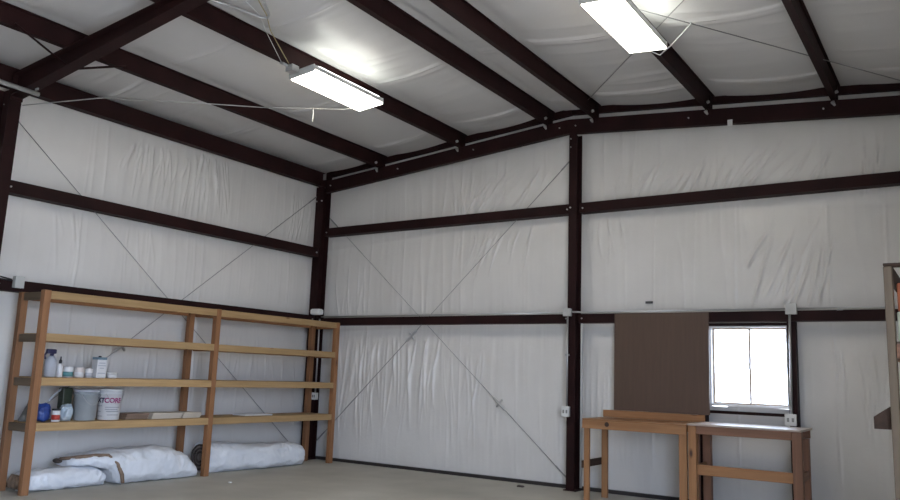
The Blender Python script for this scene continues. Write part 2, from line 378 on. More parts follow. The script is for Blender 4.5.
# girts
def girt_back(x0, x1, zb, zt, lab):
    t = thing('wall_girt', ((x0 + x1) / 2, -.1, zb), lab, 'girt', 'wall girts', 'thing')
    MB().sweep(lambda x: [(x, -.2, zt), (x, -.2, zb), (x, -.05, zb), (x, -.05, zb + .012), (x, -.188, zb + .012), (x, -.188, zt)], (x0, x1)).build('beam', STEEL, t)
    bolts(t, [(x0 + .05, -.2, zb + .06), (x1 - .05, -.2, zb + .06)], (0, -1, 0), .01); return t
girt_back(.24, 4.80, 2.18, 2.30, 'lower dark steel girt on the back wall, left of the middle column')
girt_back(4.93, W - .08, 2.18, 2.30, 'lower dark steel girt on the back wall, right of the middle column above the window')
girt_back(.24, 4.80, 3.69, 3.825, 'upper dark steel girt on the back wall, left of the middle column')
girt_back(4.93, W - .08, 3.69, 3.825, 'upper dark steel girt on the back wall, right of the middle column')
def girt_left(ya, yb, zb, zt, lab):
    t = thing('wall_girt', (.1, (ya + yb) / 2, zb), lab, 'girt', 'wall girts', 'thing')
    MB().sweep(lambda y: [(.2, y, zt), (.2, y, zb), (.05, y, zb), (.05, y, zb + .012), (.188, y, zb + .012), (.188, y, zt)], (ya, yb)).build('beam', STEEL, t)
    bolts(t, [(.2, ya + .06, zb + .07), (.2, yb - .06, zb + .07)], (1, 0, 0), .01)
girt_left(-5.475, -.27, 2.205, 2.335, 'lower dark steel girt on the left wall, along the top of the shelving')
girt_left(-5.475, -.27, 3.325, 3.475, 'upper dark steel girt on the left wall')
t = thing('eave_strut', (.1, -6, 4.55), 'dark steel eave strut where the left wall meets the ceiling', 'strut', None, 'thing')
MB().sweep(lambda y: [(.2, y, 4.555), (.2, y, 4.79), (.08, y, 4.775), (.08, y, 4.763), (.188, y, 4.777), (.188, y, 4.567), (.08, y, 4.567), (.08, y, 4.555)], (-12.8, -.05)).build('beam', STEEL, t)
tag(MB().box((.205, -.28, 4.66), (.26, -.262, 4.76)).build('corner_clip', GALV), 'small light steel clip at the top of the corner column', 'bracket')
# window jambs: dark channels from floor to lower girt
for x0, lab in ((6.505, 'dark steel jamb channel left of the window, running to the floor'), (7.535, 'dark steel jamb channel right of the window, running to the floor')):
    o = MB().sweep(lambda z: [(x0, -.19, z), (x0 + .09, -.19, z), (x0 + .09, -.06, z), (x0 + .08, -.06, z), (x0 + .08, -.18, z), (x0 + .01, -.18, z), (x0 + .01, -.06, z), (x0, -.06, z)], (0.0, 2.175)).build('window_jamb', STEEL)
    tag(o, lab, 'jamb', 'window jamb channels', 'thing')
DIM = noisy('grey_trim', (.20, .19, .20), (.25, .24, .25), (1, 1, 1), 3, 3, .5)
for zz, lab in ((1.085, 'dark steel sill channel under the window'), (2.135, 'dark steel head channel over the window')):
    tag(MB().box((6.6, -.11, zz), (7.53, -.076, zz + .035)).build('window_channel', STEEL), lab, 'channel', 'window head and sill channels', 'thing')

# ---------------------------------------------------------------- window
t = thing('window_1', (7.05, 0, WZ0), 'small bright sliding window in the back wall above the right workbench', 'window'); t['kind'] = 'structure'
WF = mat('white_window_frame', (.85, .85, .84), .35); TAN = mat('tan_window_sash', (.46, .36, .27), .45)
fr = MB()
a, b_, zl, zh = WX0, WX1, WZ0, WZ1
fr.box((a, -.075, zl), (a + .024, .08, zh)).box((b_ - .024, -.075, zl), (b_, .08, zh)).box((a + .024, -.075, zh - .024), (b_ - .024, .08, zh)).box((a + .024, -.075, zl), (b_ - .024, .08, zl + .024))
fo = fr.build('frame', WF, t)
mid = (a + b_) / 2
for s0, s1, yy in ((a + .024, mid + .015, .012), (mid - .015, b_ - .024, .045)):
    sm = MB(); z0, z1 = zl + .024, zh - .024; w = .022
    sm.box((s0, yy - .014, z0), (s0 + w, yy + .014, z1)).box((s1 - w, yy - .014, z0), (s1, yy + .014, z1)).box((s0 + w, yy - .014, z0), (s1 - w, yy + .014, z0 + w)).box((s0 + w, yy - .014, z1 - w), (s1 - w, yy + .014, z1))
    so = sm.build('sash', TAN, t)
    MB().box((s0 + w, yy - .003, z0 + w), (s1 - w, yy + .003, z1 - w)).build('pane', GLASS, so)
MB().box((mid - .012, -.006, 1.62), (mid + .008, -.001, 1.70)).build('latch', WHITEP, t)

# ---------------------------------------------------------------- brace cables
def cable(pts, lab, grp, buckle=None, r=.0048):
    A, B = Vector(pts[0]), Vector(pts[1])
    t = thing('brace_cable', tuple((A + B) / 2), lab, 'cable', grp, 'thing')
    MB().tube([A, B], r, 6).build('strand', CABLE, t)
    d = (B - A).normalized()
    for P, q in ((A, d), (B, -d)): MB().tube([P, P + q * .05, P + q * .22, P + q * .26], [.006, .012, .012, .006], 8).build('end_clamp', CABLE, t)
    if buckle is not None:
        P = Vector(buckle); P = A + d * (P - A).dot(d)
        k = MB(); k.tube([P - d * .14, P - d * .10, P + d * .10, P + d * .14], [.01, .021, .021, .01], 8)
        n = Vector((0, -1, 0)) if abs(d.x) > abs(d.y) else Vector((1, 0, 0)); w = d.cross(n)
        k.tube([P - w * .075, P + w * .06], .016, 8)
        k.build('turnbuckle', GALV, t)
g1, g2, g3 = 'cross brace cables on the left wall', 'cross brace cables on the back wall', 'cross brace cables under the roof'
cable([(.1, -5.56, 4.36), (.11, -.33, .02 - 0 + .05)], 'thin steel cable falling from upper left to the corner column foot, left wall', g1)
cable([(.1, -.30, 4.37), (.1, -5.60, .17)], 'thin steel cable falling leftwards from the corner column top behind the shelves', g1, (.1, -3.703, 1.63))
cable([(.25, -.1, 4.02), (4.76, -.1, .12)], 'thin steel cable from the corner column top down to the middle column foot', g2, (3.645, -.1, 1.02))
cable([(4.78, -.1, 4.51), (.24, -.1, .29)], 'thin steel cable from the middle column top down towards the corner foot', g2, (2.121, -.1, 1.98))
tag(MB().tube([(.345, -5.47, 4.33), (1.008, -4.94, 4.475), (1.666, -4.049, 4.585), (2.103, -3.457, 4.645), (2.556, -3.079, 4.675), (2.80, -2.70, 4.74), (2.90, -2.60, 4.785)], .006, 6).build('power_cord', mat('grey_cord', (.45, .44, .42), .5)), 'pale cord strung under the purlins from the frame column to the left light', 'cord')
cable([(5.0, -.27, roofz(5.0, 4.80)), (9.4, -5.6, roofz(9.4, 4.80))], 'thin roof cable rising from the middle column past the right light', g3)
cable([(4.95, -5.4, roofz(4.95, 4.80)), (9.2, -.3 + .6, roofz(9.2, 4.80))] if False else [(4.95, -5.35, roofz(4.95, 4.80)), (8.98, -.12, roofz(8.98, 4.76))], 'thin roof cable sloping down right to the far upper right corner', g3)

# ---------------------------------------------------------------- conduits, boxes
def conduit(pts, lab, r=.0125, m=GALV, straps=()):
    t = thing('conduit', pts[0], lab, 'conduit', 'electrical conduits', 'thing')
    MB().tube(pts, r, 10).build('pipe', m, t)
    for p in straps: MB().box((p[0] - .03, p[1] - .006, p[2] - .012), (p[0] + .03, p[1] + .006, p[2] + .012)).build('strap', m, t)
conduit([(.30, -.222, 2.318), (4.775, -.222, 2.318)], 'thin grey conduit along the lower back girt, left of the middle column', straps=[(x, -.222, 2.318) for x in (1.3, 2.8, 4.1)])
conduit([(4.865, -.262, 2.325), (4.99, -.235, 2.318), (7.53, -.222, 2.318)], 'thin grey conduit along the lower back girt, from middle column to window', straps=[(x, -.222, 2.318) for x in (5.6, 6.9)])
conduit([(7.66, -.222, 2.318), (9.60, -.222, 2.318)], 'thin grey conduit along the lower back girt, right of the window', straps=[(8.1, -.222, 2.305), (8.9, -.222, 2.318)])
conduit([(4.805, -.272, 2.27), (4.805, -.272, 1.06)], 'vertical grey conduit down the face of the middle column', straps=[(4.805, -.272, 1.75)])
conduit([(4.985, -.04 - .17, 2.17), (4.985, -.21, 1.80), (4.985, -.21, .05)], 'vertical grey pipe beside the middle column on its right', .016, mat('dull_pipe', (.5, .5, .5), .5))
conduit([(7.575, -.215, 2.26), (7.56, -.215, 1.12)], 'vertical grey conduit right of the window', .014)
conduit([(.32, -.275, 2.28), (.32, -.275, 1.07)], 'vertical grey conduit down the corner column behind the shelving')
def jbox(c, s, lab, m=BOXG, sockets=False, nrm=(0, -1, 0)):
    t = thing('junction_box' if not sockets else 'outlet_box', (c[0], c[1], c[2] - s[2] / 2), lab, 'electrical box', 'electrical boxes', 'thing')
    c = Vector(c); h = Vector(s) / 2
    MB().box(c - h, c + h, .004).build('box_body', m, t)
    n = Vector(nrm); ax = 1 if abs(n.y) else 0
    e = h.copy(); e[ax] = .004; cc = c + n * (h[ax] + .005)
    e2 = e.copy(); e2[1 - ax] *= 1.06; e2[2] *= 1.04
    cv = MB().box(cc - e2, cc + e2, .002).build('cover_plate', WHITEP if sockets else m, t)
    if sockets:
        for dx in (-.22, .22):
            q = cc + n * .004; d = Vector((.012, .002, .022)) if ax == 1 else Vector((.002, .012, .022))
            p = q.copy(); p[1 - ax] += dx * s[1 - ax]
            MB().box(p - d, p + d, .001).build('socket', mat('grey_socket', (.25, .25, .24), .5), cv)
jbox((4.81, -.282, 2.315), (.10, .06, .10), 'small grey junction box on the middle column at girt height')
jbox((7.60, -.232, 2.315), (.115, .06, .12), 'small grey junction box on the girt at the window corner')
jbox((4.80, -.282, 1.01), (.10, .05, .13), 'outlet box low on the middle column', BOXG, True)
jbox((7.555, -.225, 1.06), (.115, .06, .125), 'white double outlet box beside the window, below its sill', WHITEP, True)
jbox((.32, -.275, 1.02), (.08, .06, .11), 'outlet box on the corner column behind the shelves', BOXG, True)
jbox((.235, -5.215, 2.31), (.06, .10, .13), 'grey junction box on the left wall girt at the shelf top', BOXG, False, (1, 0, 0))
t = tag(MB().box((.20, -.40, 2.34), (.40, -.27, 2.44), .03).build('cable_cover', WHITEP), 'white elbow cover at the corner column, at girt height', 'conduit fitting')
k = MB(); k.tube([(.225, -5.46, 2.36), (.225, -5.36, 2.345), (.23, -5.29, 2.335)], .009, 6).tube([(.225, -5.46, 2.33), (.225, -5.36, 2.325), (.23, -5.29, 2.32)], .008, 6)
tag(k.build('power_cord', BLACKP), 'pair of black cords entering the junction box on the left girt', 'cord')
conduit([(.80, -6.4, 4.372), (.775, -5.52, 4.368)], 'thick pale pipe stub passing under the big frame rafter', .025, mat('pale_pipe', (.30, .30, .29), .5), straps=[(.78, -5.55, 4.42)])
tag(MB().box((5.80, -.045, 2.435), (5.90, -.036, 2.465), .002).build('wall_sticker', mat('charcoal_label', (.09, .09, .09), .6)), 'small charcoal sticker on the white wall above the brown board', 'sticker')

# ---------------------------------------------------------------- lights
def light(cx, lab, dz):
    cy = -3.17; s = SL if cx < RX else -SL; z = 4.775
    L2, Wd = .62, .195
    rot = Matrix.Rotation(math.atan(-s), 3, 'Y')
    t = thing('ceiling_light', (cx, cy, z), lab, 'light', 'fluorescent lights under the purlins', 'thing')
    R = lambda m: [setattr(v, 'co', rot @ (v.co - Vector((cx, cy, z))) + Vector((cx, cy, z))) for v in m.bm.verts]
    h = MB(); h.box((cx - Wd, cy - L2, z + .008), (cx + Wd, cy + L2, z + .062), .006); R(h); h.build('housing', FIXT, t)
    d = MB(); d.box((cx - Wd + .008, cy - L2 + .015, z - .022), (cx + Wd - .008, cy + L2 - .015, z + .007), .008); R(d); d.build('diffuser', LAMP, t)
    for sy in (-1, 1):
        e = MB(); e.box((cx - Wd - .004, cy + sy * (L2 + .006) - .006, z - .02), (cx + Wd + .004, cy + sy * (L2 + .006) + .006, z + .066), .003); R(e); e.build('end_cap', FIXT, t)
    u = MB(); u.box((cx + .09, cy - L2 + .08, z + .063), (cx + Wd - .01, cy + L2 - .06, z + .070)); R(u); u.build('uplight_slot', UPL, t)
    for sy in (-1, 1):
        MB().box((cx - .10, cy + sy * .45 - .015, z + .06), (cx - .02, cy + sy * .45 + .015, z + .112)).build('hanger', GALV, t)
light(3.10, 'bright rectangular fluorescent light, the left one of two, under a purlin', 0)
light(6.73, 'bright rectangular fluorescent light, the right one of two, cut by the photo top', 0)
o = thing('junction_box', (2.99, -3.92, 4.78), 'small metal box at the near end of the left light', 'electrical box', 'electrical boxes', 'thing')
MB().box((2.99, -3.95, 4.765), (3.10, -3.84, 4.845), .006).build('box_body', GALV, o)
MB().tube([(3.02, -3.945, 4.83), (3.0, -4.0, 4.845), (2.96, -3.99, 4.86)], .018, 8).build('connector', GALV, o)
YEL = mat('beige_cord', (.42, .34, .18), .6)
tag(MB().tube([(3.03, -3.93, 4.85), (3.08, -4.10, 4.93), (3.2, -4.40, 5.03), (3.37, -4.62, 5.075), (3.55, -4.9, 5.07)], .006, 6).build('power_cord', YEL), 'beige cord rising from the left light to the ceiling', 'cord')
tag(MB().tube([(2.96, -3.985, 4.87), (3.02, -4.15, 4.95), (3.14, -4.42, 5.045), (3.31, -4.66, 5.07), (3.42, -4.95, 5.07)], .004, 6).build('power_cord', WHITEP), 'white cord rising from the left light to the ceiling', 'cord')
tag(MB().tube([(3.16, -5.3, 5.035), (3.24, -5.0, 5.045), (3.33, -4.66, 5.04), (3.38, -4.61, 5.045), (3.45, -4.66, 5.05), (3.58, -4.85, 5.065)], .014, 8).build('ceiling_conduit', GALV), 'bent grey conduit on the ceiling at the top of the photo', 'conduit', 'electrical conduits')
tag(MB().tube([(2.585, -3.06, 4.67), (2.60, -3.06, 4.60), (2.598, -3.065, 4.50)], .008, 6).build('hanging_strap', WHITEP), 'short white strap hanging from the pale cord beside the left light', 'strap')
tag(MB().tube([(6.72, -2.50, 4.79), (6.80, -2.38, 4.765), (6.95, -2.48, 4.80), (7.21, -2.715, 4.86), (7.23, -2.735, 4.875)], .007, 6).build('light_lead', WHITEP), 'white lead at the far end of the right light', 'cord')
tag(MB().box((6.94, -.262, 4.60), (7.0, -.25, 4.68), .003).build('paper_tag', WHITEP), 'small white tag on the right end rafter', 'tag')

# ---------------------------------------------------------------- storage shelving
FX, BX, PH = .743, .275, 2.2
PY_ = [-5.155, -2.752, -.322]; PYB = [-5.155, -2.818, -.388]
shelf = thing('storage_shelf', (.51, -2.75, 0), 'long open pine shelving unit against the left wall', 'shelving')
h = .039
for x in (FX, BX):
    for i, y in enumerate(PY_ if x == FX else PYB):
        board('post', (x - h, y - h, 0), (x + h, y + h, PH + (.012 if x == FX else 0)), STUD, shelf)
LV = [2.205, 1.735, 1.250, .758]
for li, z in enumerate(LV):
    for bi in range(2):
        ya, yb = PY_[bi] + h + .001, PY_[bi + 1] - h - .001
        board('front_rail', (FX + h - .038, ya, z - .089), (FX + h, yb, z), RAIL, shelf)
        board('back_rail', (BX - h + .001, PYB[bi] + h + .001, z - .089), (BX - h + .039, PYB[bi + 1] - h - .001, z), STUD, shelf)
        if li: board('shelf_board', (BX + h + .001, ya, z - .014), (FX + h - .039, yb, z - .001), [DECK] * 3, shelf, .001)
    for y in PY_:
        board('end_rail', (BX + h + .001, y - .019, z - .10), (FX - h - .001, y + .019, z - .012), GREYW if y < -5 else STUD, shelf)
# ---- items on the 1.25 m shelf
Z1, Z2 = 1.2515, .7595
def lathe_thing(name, c, parts, lab, cat, grp):
    t = thing(name, c, lab, cat, grp)
    for pn, prof, m in parts: MB().lathe(c, prof, 28).build(pn, m, t)
    return t
G1, G2 = 'containers on the second shelf from the top', 'containers on the lowest shelf'
LG = mat('light_grey_plastic', (.48, .50, .55), .35); TEAL = mat('teal_label', (.10, .26, .28), .4); CANM = mat('tin_metal', (.55, .55, .56), .3, .8); PAPERW = mat('white_label', (.74, .74, .75), .5); PINKW = mat('off_white_label', (.70, .64, .62), .5); BLUEG = mat('blue_grey_lid', (.20, .30, .38), .4)
t = lathe_thing('grey_jug', (.55, -4.90, Z1), [('jug_body', [(.05, 0), (.062, .008), (.064, .15), (.058, .19), (.03, .235), (.02, .24)], LG), ('neck', [(.021, .2405), (.021, .262)], NAVY)], 'grey plastic jug with a navy spray head, at the left end of its shelf', 'jug', G1)
MB().box((.525, -4.965, Z1 + .2625), (.575, -4.855, Z1 + .315), .012).tube([(.55, -4.955, Z1 + .29), (.55, -4.985, Z1 + .24), (.55, -4.97, Z1 + .20)], .011, 8).build('spray_head', NAVY, t)
lathe_thing('slim_bottle', (.57, -4.80, Z1), [('bottle_body', [(.030, 0), (.034, .006), (.034, .12), (.02, .15), (.013, .155)], PAPERW), ('nozzle', [(.014, .1555), (.017, .16), (.017, .19), (.008, .20), (.006, .235)], BLACKP)], 'slim pale bottle with a black nozzle, next to the grey jug', 'bottle', G1)
def can(c, r, hh, body, band, lab, grp, nm='tin_can'):
    t = thing(nm, c, lab, 'can', grp)
    MB().lathe(c, [(r - .004, 0), (r, .004), (r, hh - .008), (r - .003, hh - .004)], 28).build('can_body', body, t)
    MB().lathe(c, [(r + .001, hh - .0038), (r + .002, hh), (r - .006, hh), (r - .008, hh - .003)], 28).build('rim', CANM, t)
    MB().lathe(c, [(r + .0012, .012), (r + .0012, hh * .52)], 28).build('label_band', band, t); return t
can((.55, -4.685, Z1), .056, .125, PAPERW, TEAL, 'white can with a teal label, left of three cans in a row', G1)
can((.55, -4.548, Z1), .054, .120, PINKW, PAPERW, 'off-white can, middle of three cans in a row', G1)
can((.55, -4.425, Z1), .043, .112, PAPERW, LG, 'small white can beside the rectangular tin', G1)
t = thing('rectangular_tin', (.54, -4.295, Z1), 'tall rectangular white tin with a blue-grey top', 'tin', G1)
MB().box((.48, -4.355, Z1), (.60, -4.235, Z1 + .215), .006).build('tin_body', PAPERW, t)
MB().box((.479, -4.356, Z1 + .216), (.601, -4.234, Z1 + .245), .006).build('tin_top', BLUEG, t)
MB().lathe((.54, -4.295, Z1 + .2455), [(.018, 0), (.018, .014), (.014, .016)], 16).build('cap', BLACKP, t)
k = MB()
for i, (zz, ww) in enumerate(((.17, .08), (.14, .1), (.11, .06), (.05, .1))): k.box((.6005, -4.295 - ww / 2, Z1 + zz), (.602, -4.295 + ww / 2, Z1 + zz + .012))
k.build('print', LG, t)
lathe_thing('low_tub', (.56, -4.13, Z1), [('tub_body', [(.05, 0), (.056, .006), (.06, .05)], PAPERW), ('tub_lid', [(.063, .0505), (.063, .065), (.058, .068)], WHITEP)], 'low white tub with lid, right end of the row of cans', 'tub', G1)
# ---- items on the lowest shelf
def blob(c, s, seed, m, name, amp=.22, parent=None, floor=None, n=22):
    k = MB(); bmesh.ops.create_icosphere(k.bm, subdivisions=4, radius=1)
    for v in k.bm.verts:
        q = v.co.copy(); d = noise.noise(q * 1.6 + Vector((seed, 0, 0))) * amp + abs(noise.noise(q * 4 + Vector((0, seed, 0)))) * amp * .6
        q *= 1 + d; sgn = lambda a: math.copysign(abs(a) ** .75, a)
        v.co = Vector((c[0] + sgn(q.x) * s[0], c[1] + sgn(q.y) * s[1], max(c[2] + (sgn(q.z) * .5 + .5) * s[2], c[2])))
    for f_ in k.bm.faces: f_.smooth = True
    return k.build(name, m, parent)
BLUE = noisy('blue_bag_print', (.015, .03, .16), (.03, .08, .32), (1, 1, 1), 12, 3, .4); PALEB = noisy('pale_blue_film', (.40, .50, .58), (.62, .70, .76), (1, 1, 1), 10, 3, .3)
tag(blob((.55, -4.935, Z2), (.08, .066, .19), 3.1, BLUE, 'blue_bag', .42), 'crumpled dark blue bag on the lowest shelf beside the left front post', 'bag')
t = thing('tin_can', (.63, -4.82, Z2), 'small white and red can in front of the blue bag', 'can', G2)
MB().lathe((.63, -4.82, Z2), [(.044, 0), (.046, .004), (.046, .118), (.042, .121)], 24).build('can_body', PAPERW, t)
MB().lathe((.63, -4.82, Z2), [(.0465, .02), (.0465, .075)], 24).build('label_band', mat('red_label', (.45, .05, .035), .4), t)
MB().lathe((.63, -4.82, Z2 + .122), [(.044, 0), (.047, .003), (.047, .018), (.040, .02)], 24).build('lid', BLACKP, t)
tag(blob((.575, -4.67, Z2), (.068, .06, .18), 8.4, PALEB, 'pale_bag', .45), 'crumpled pale blue plastic bag left of the grey bucket', 'bag')
t = thing('dark_green_jug', (.40, -4.60, Z2), 'dark green can with a grey spout, behind the pale blue bag', 'jug', G2)
MB().box((.35, -4.66, Z2), (.46, -4.54, Z2 + .37), .015).build('jug_body', mat('dark_green_plastic', (.025, .035, .02), .5), t)
MB().tube([(.40, -4.63, Z2 + .371), (.40, -4.72, Z2 + .30), (.42, -4.80, Z2 + .22)], .012, 8).build('spout', LG, t)
def bucket(c, r0, r1, hh, body, lid, rim, nm, lab):
    t = thing(nm, c, lab, 'bucket', G2)
    MB().lathe(c, [(r0 - .006, 0), (r0, .006), (r1, hh - .06), (r1 + .007, hh - .058), (r1 + .007, hh - .05), (r1, hh - .048), (r1 + .001, hh - .012)], 40).build('bucket_body', body, t)
    MB().lathe(c, [(r1 + .009, hh - .026), (r1 + .010, hh - .004), (r1 + .004, hh), (r1 - .012, hh), (r1 - .016, hh - .006)], 40).build('lid' if lid else 'rim', rim, t)
    a = [(c[0] + (r1 + .012) * math.cos(q), c[1] + (r1 + .012) * math.sin(q), c[2] + hh - .055 - .12 * math.sin((q + .9) / (1.8) * math.pi) ) for q in np.linspace(-.9, .9, 15)]
    MB().tube(a, .0028, 6).build('bail_handle', GALV, t)
    return t
GB = noisy('grey_translucent_plastic', (.30, .33, .35), (.40, .43, .45), (1, 1, 1), 6, 3, .3)
bucket((.55, -4.425, Z2), .122, .137, .355, GB, False, LG, 'grey_bucket', 'big grey plastic bucket on the lowest shelf, left of the white bucket')
t = bucket((.55, -4.115, Z2), .124, .137, .365, PAPERW, True, WHITEP, 'white_bucket', 'white lidded bucket with a purple print band on the lowest shelf')
def wraptext(txt, c, r, z, size, a0, m, parent, name):
    cu_ = bpy.data.curves.new('txt', 'FONT'); cu_.body = txt; cu_.size = size; cu_.extrude = .0008; cu_.offset = size * .035; cu_.align_x = 'LEFT'
    to = bpy.data.objects.new('txt', cu_); COL.objects.link(to); bpy.context.view_layer.update()
    me = bpy.data.meshes.new_from_object(to.evaluated_get(bpy.context.evaluated_depsgraph_get()))
    bpy.data.objects.remove(to)
    off = Vector(parent['_o'])
    bmx = bmesh.new(); bmx.from_mesh(me); bmesh.ops.subdivide_edges(bmx, edges=[e for e in bmx.edges if e.calc_length() > .02], cuts=2); bmx.to_mesh(me); bmx.free()
    for v in me.vertices:
        a = a0 + v.co.x / r; rr = r + v.co.z + .0012
        v.co = Vector((c[0] + rr * math.cos(a), c[1] + rr * math.sin(a), z + v.co.y)) - off
    me.materials.clear(); me.materials.append(m)
    o = bpy.data.objects.new(name, me); COL.objects.link(o); o.parent = parent; o['_o'] = parent['_o']
PURP = mat('purple_print', (.30, .03, .15), .5); INK = mat('navy_print', (.03, .03, .08), .5)
bc = (.55, -4.115, Z2)
wraptext('XT', bc, .1365, Z2 + .205, .078, -1.72, INK, t, 'lettering')
wraptext('CORE', bc, .1365, Z2 + .205, .078, -1.02, PURP, t, 'lettering')
k = MB()
for zz, a0, a1 in ((.165, -1.7, -1.2), (.15, -.9, .4), (.125, -.9, .2), (.10, -1.7, -1.3), (.10, -.8, .35), (.06, -.7, .3), (.045, -1.7, -1.1)):
    q = [(bc[0] + (.1345) * math.cos(a), bc[1] + (.1345) * math.sin(a), Z2 + zz) for a in np.linspace(a0, a1, 8)]
    k.tube(q, .0035, 4)
k.build('small_print', mat('grey_print', (.35, .35, .40), .6), t)
TANB = mat('tan_cardboard', (.22, .15, .11), .7)
def flat(name, a, b, m, lab, grp='flat boards on the lowest shelf'):
    t = thing(name, ((a[0] + b[0]) / 2, (a[1] + b[1]) / 2, a[2]), lab, 'board', grp)
    n = 3; hh = (b[2] - a[2]) / n
    for i in range(n):
        j = .006 * ((i * 7) % 3 - 1)
        MB().box((a[0] + j, a[1] + j, a[2] + i * hh), (b[0] + j, b[1] + j, a[2] + (i + 1) * hh - .001), .002).build('board', m, t)
CREAM = noisy('cream_board', (.50, .44, .36), (.58, .52, .44), (1, 1, 1), 8, 3, .7)
flat('board_stack', (.40, -3.94, Z2), (.66, -3.63, Z2 + .07), TANB, 'short stack of brown boards right of the white bucket')
flat('board_stack', (.42, -3.60, Z2), (.70, -3.16, Z2 + .072), CREAM, 'stack of cream boards, left one of the cream pair')
flat('board_stack', (.42, -3.13, Z2), (.70, -2.85, Z2 + .070), CREAM, 'stack of cream boards ending at the middle shelf post')
tag(MB().box((.40, -2.05, Z2), (.66, -1.52, Z2 + .018), .003).build('thin_board', PAPERW), 'thin white board lying on the lowest shelf, right bay', 'board')
t = thing('grey_funnel', (.44, -5.07, Z2), 'grey upturned funnel at the far left end of the lowest shelf', 'funnel')
MB().lathe((.44, -5.03, Z2), [(.10, 0), (.10, .012), (.03, .17)], 24).build('funnel_cone', mat('dull_grey_plastic', (.17, .165, .16), .6), t)
MB().lathe((.44, -5.03, Z2 + .171), [(.028, 0), (.014, .07)], 16).build('spout', mat('dull_grey_plastic2', (.15, .145, .14), .6), t)

# ---------------------------------------------------------------- insulation bundles on the floor
def loft(stations, seed, amp, name, m, parent, nseg=72, sub=18, cap_in=.0):
    st = np.array(stations, float); n = (len(st) - 1) * sub + 1
    tt = np.linspace(0, len(st) - 1, n); A = np.stack([np.interp(tt, np.arange(len(st)), st[:, j]) for j in range(st.shape[1])], 1)
    for _ in range(sub // 2):                      # soften the corners
        B = A.copy(); B[1:-1] = (A[:-2] + 2 * A[1:-1] + A[2:]) / 4; A = B
    k = MB(); rings = []
    for y, xc, hw, zb, hh in A:
        ring = []
        for i in range(nseg):
            a = 2 * math.pi * i / nseg; ca, sa = math.cos(a), math.sin(a)
            x = xc + hw * math.copysign(abs(ca) ** .8, ca); z = zb + hh * (.5 + .5 * math.copysign(abs(sa) ** .7, sa))
            p = Vector((x, y, z)); d = noise.noise(p * 5 + Vector((seed, 0, 0))) * amp + (.5 - abs(noise.noise(Vector((x * 9, y * 3.2, z * 9 + seed))))) * amp * .9 + (.3 - abs(noise.noise(p * 11 + Vector((0, seed, 0))))) * amp * 1.1 + (.25 - abs(noise.noise(Vector((x * 22 + y * 9, y * 14, z * 20 + seed))))) * amp * .5
            nrm = Vector((ca, 0, sa)); p += nrm * d; p.z = max(p.z, zb * .98 + .004)
            ring.append(k.bm.verts.new(p))
        rings.append(ring)
    for R0, R1 in zip(rings, rings[1:]):
        for i in range(nseg): k.bm.faces.new((R0[i], R0[(i + 1) % nseg], R1[(i + 1) % nseg], R1[i])).smooth = True
    k.bm.faces.new(rings[0][::-1]); k.bm.faces.new(rings[-1])
    return k.build(name, m, parent)
GB3 = 'white wrapped insulation bundles on the floor'
t = thing('insulation_bundle', (.48, -4.65, 0), 'low white plastic-wrapped bundle at the left front shelf post', 'insulation bundle', GB3)
loft([(-5.06, .47, .08, 0, .10), (-5.03, .47, .19, 0, .2), (-4.8, .48, .20, 0, .225), (-4.5, .49, .20, 0, .225), (-4.25, .50, .19, 0, .21), (-4.13, .50, .14, 0, .16)], 2.2, .022, 'wrap', BAG, t)
k = MB()
for i in range(5):
    k.tube([(.32 + .07 * i, -5.068 - .004 * (i % 2), .03), (.31 + .075 * i, -5.075, .09), (.34 + .065 * i, -5.066, .17)], [.03, .036, .022], 8)
k.build('open_end', KRAFT, t)
t = thing('insulation_blanket', (.5, -3.5, 0), 'big humped white insulation blanket folded over the low bundle', 'insulation bundle', GB3)
loft([(-4.56, .40, .12, .235, .07), (-4.53, .41, .18, .235, .10), (-4.3, .46, .22, .23, .13), (-4.10, .50, .25, .18, .20), (-4.0, .53, .26, .0, .39), (-3.7, .53, .265, 0, .41), (-3.3, .53, .265, 0, .40), (-3.02, .52, .25, 0, .30), (-2.88, .51, .23, 0, .16), (-2.84, .50, .2, 0, .06)], 6.1, .022, 'blanket', BAG, t)
MB().tube([(.40, -4.575, .315), (.53, -4.54, .33), (.60, -4.43, .345), (.645, -4.28, .352), (.685, -4.15, .345), (.755, -4.06, .25), (.80, -4.02, .13), (.80, -4.0, .03)], [.018, .021, .022, .024, .026, .026, .024, .02], 10).build('brown_edge', KRAFT, t)
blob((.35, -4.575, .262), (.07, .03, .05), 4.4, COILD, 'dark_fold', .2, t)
t = thing('insulation_roll', (.42, -1.5, 0), 'long white roll of insulation behind the middle shelf post', 'insulation bundle', GB3)
loft([(-2.58, .44, .19, .0, .40), (-2.3, .45, .20, 0, .38), (-1.8, .48, .22, 0, .34), (-1.3, .50, .23, 0, .33), (-1.0, .50, .23, 0, .32), (-.84, .49, .22, 0, .30), (-.80, .48, .17, .0, .24)], 9.3, .024, 'wrap', BAG, t)
sp = [(.44 + (.185 - .0075 * q) * math.cos(q), -2.605, .20 + (.185 - .0075 * q) * math.sin(q)) for q in np.linspace(0, 18, 110)]
MB().tube(sp, .013, 6).build('rolled_end', COILD, t)
MB().tube([(.44, -2.598, .20), (.44, -2.585, .20)], .18, 32).build('end_face', noisy('fibre_end', (.20, .16, .14), (.32, .28, .26), (1, 1, 1), 14, 3, .9), t)
tag(blob((1.45, -2.93, .0), (.022, .022, .018), 1.1, PAPERW, 'foam_scrap', .2), 'tiny white scrap on the concrete in front of the shelving', 'scrap')
tag(blob((4.22, -.42, .0), (.05, .03, .025), 1.7, COILD, 'dirt_clump', .3), 'tiny dark scrap on the concrete at the back wall foot', 'scrap')

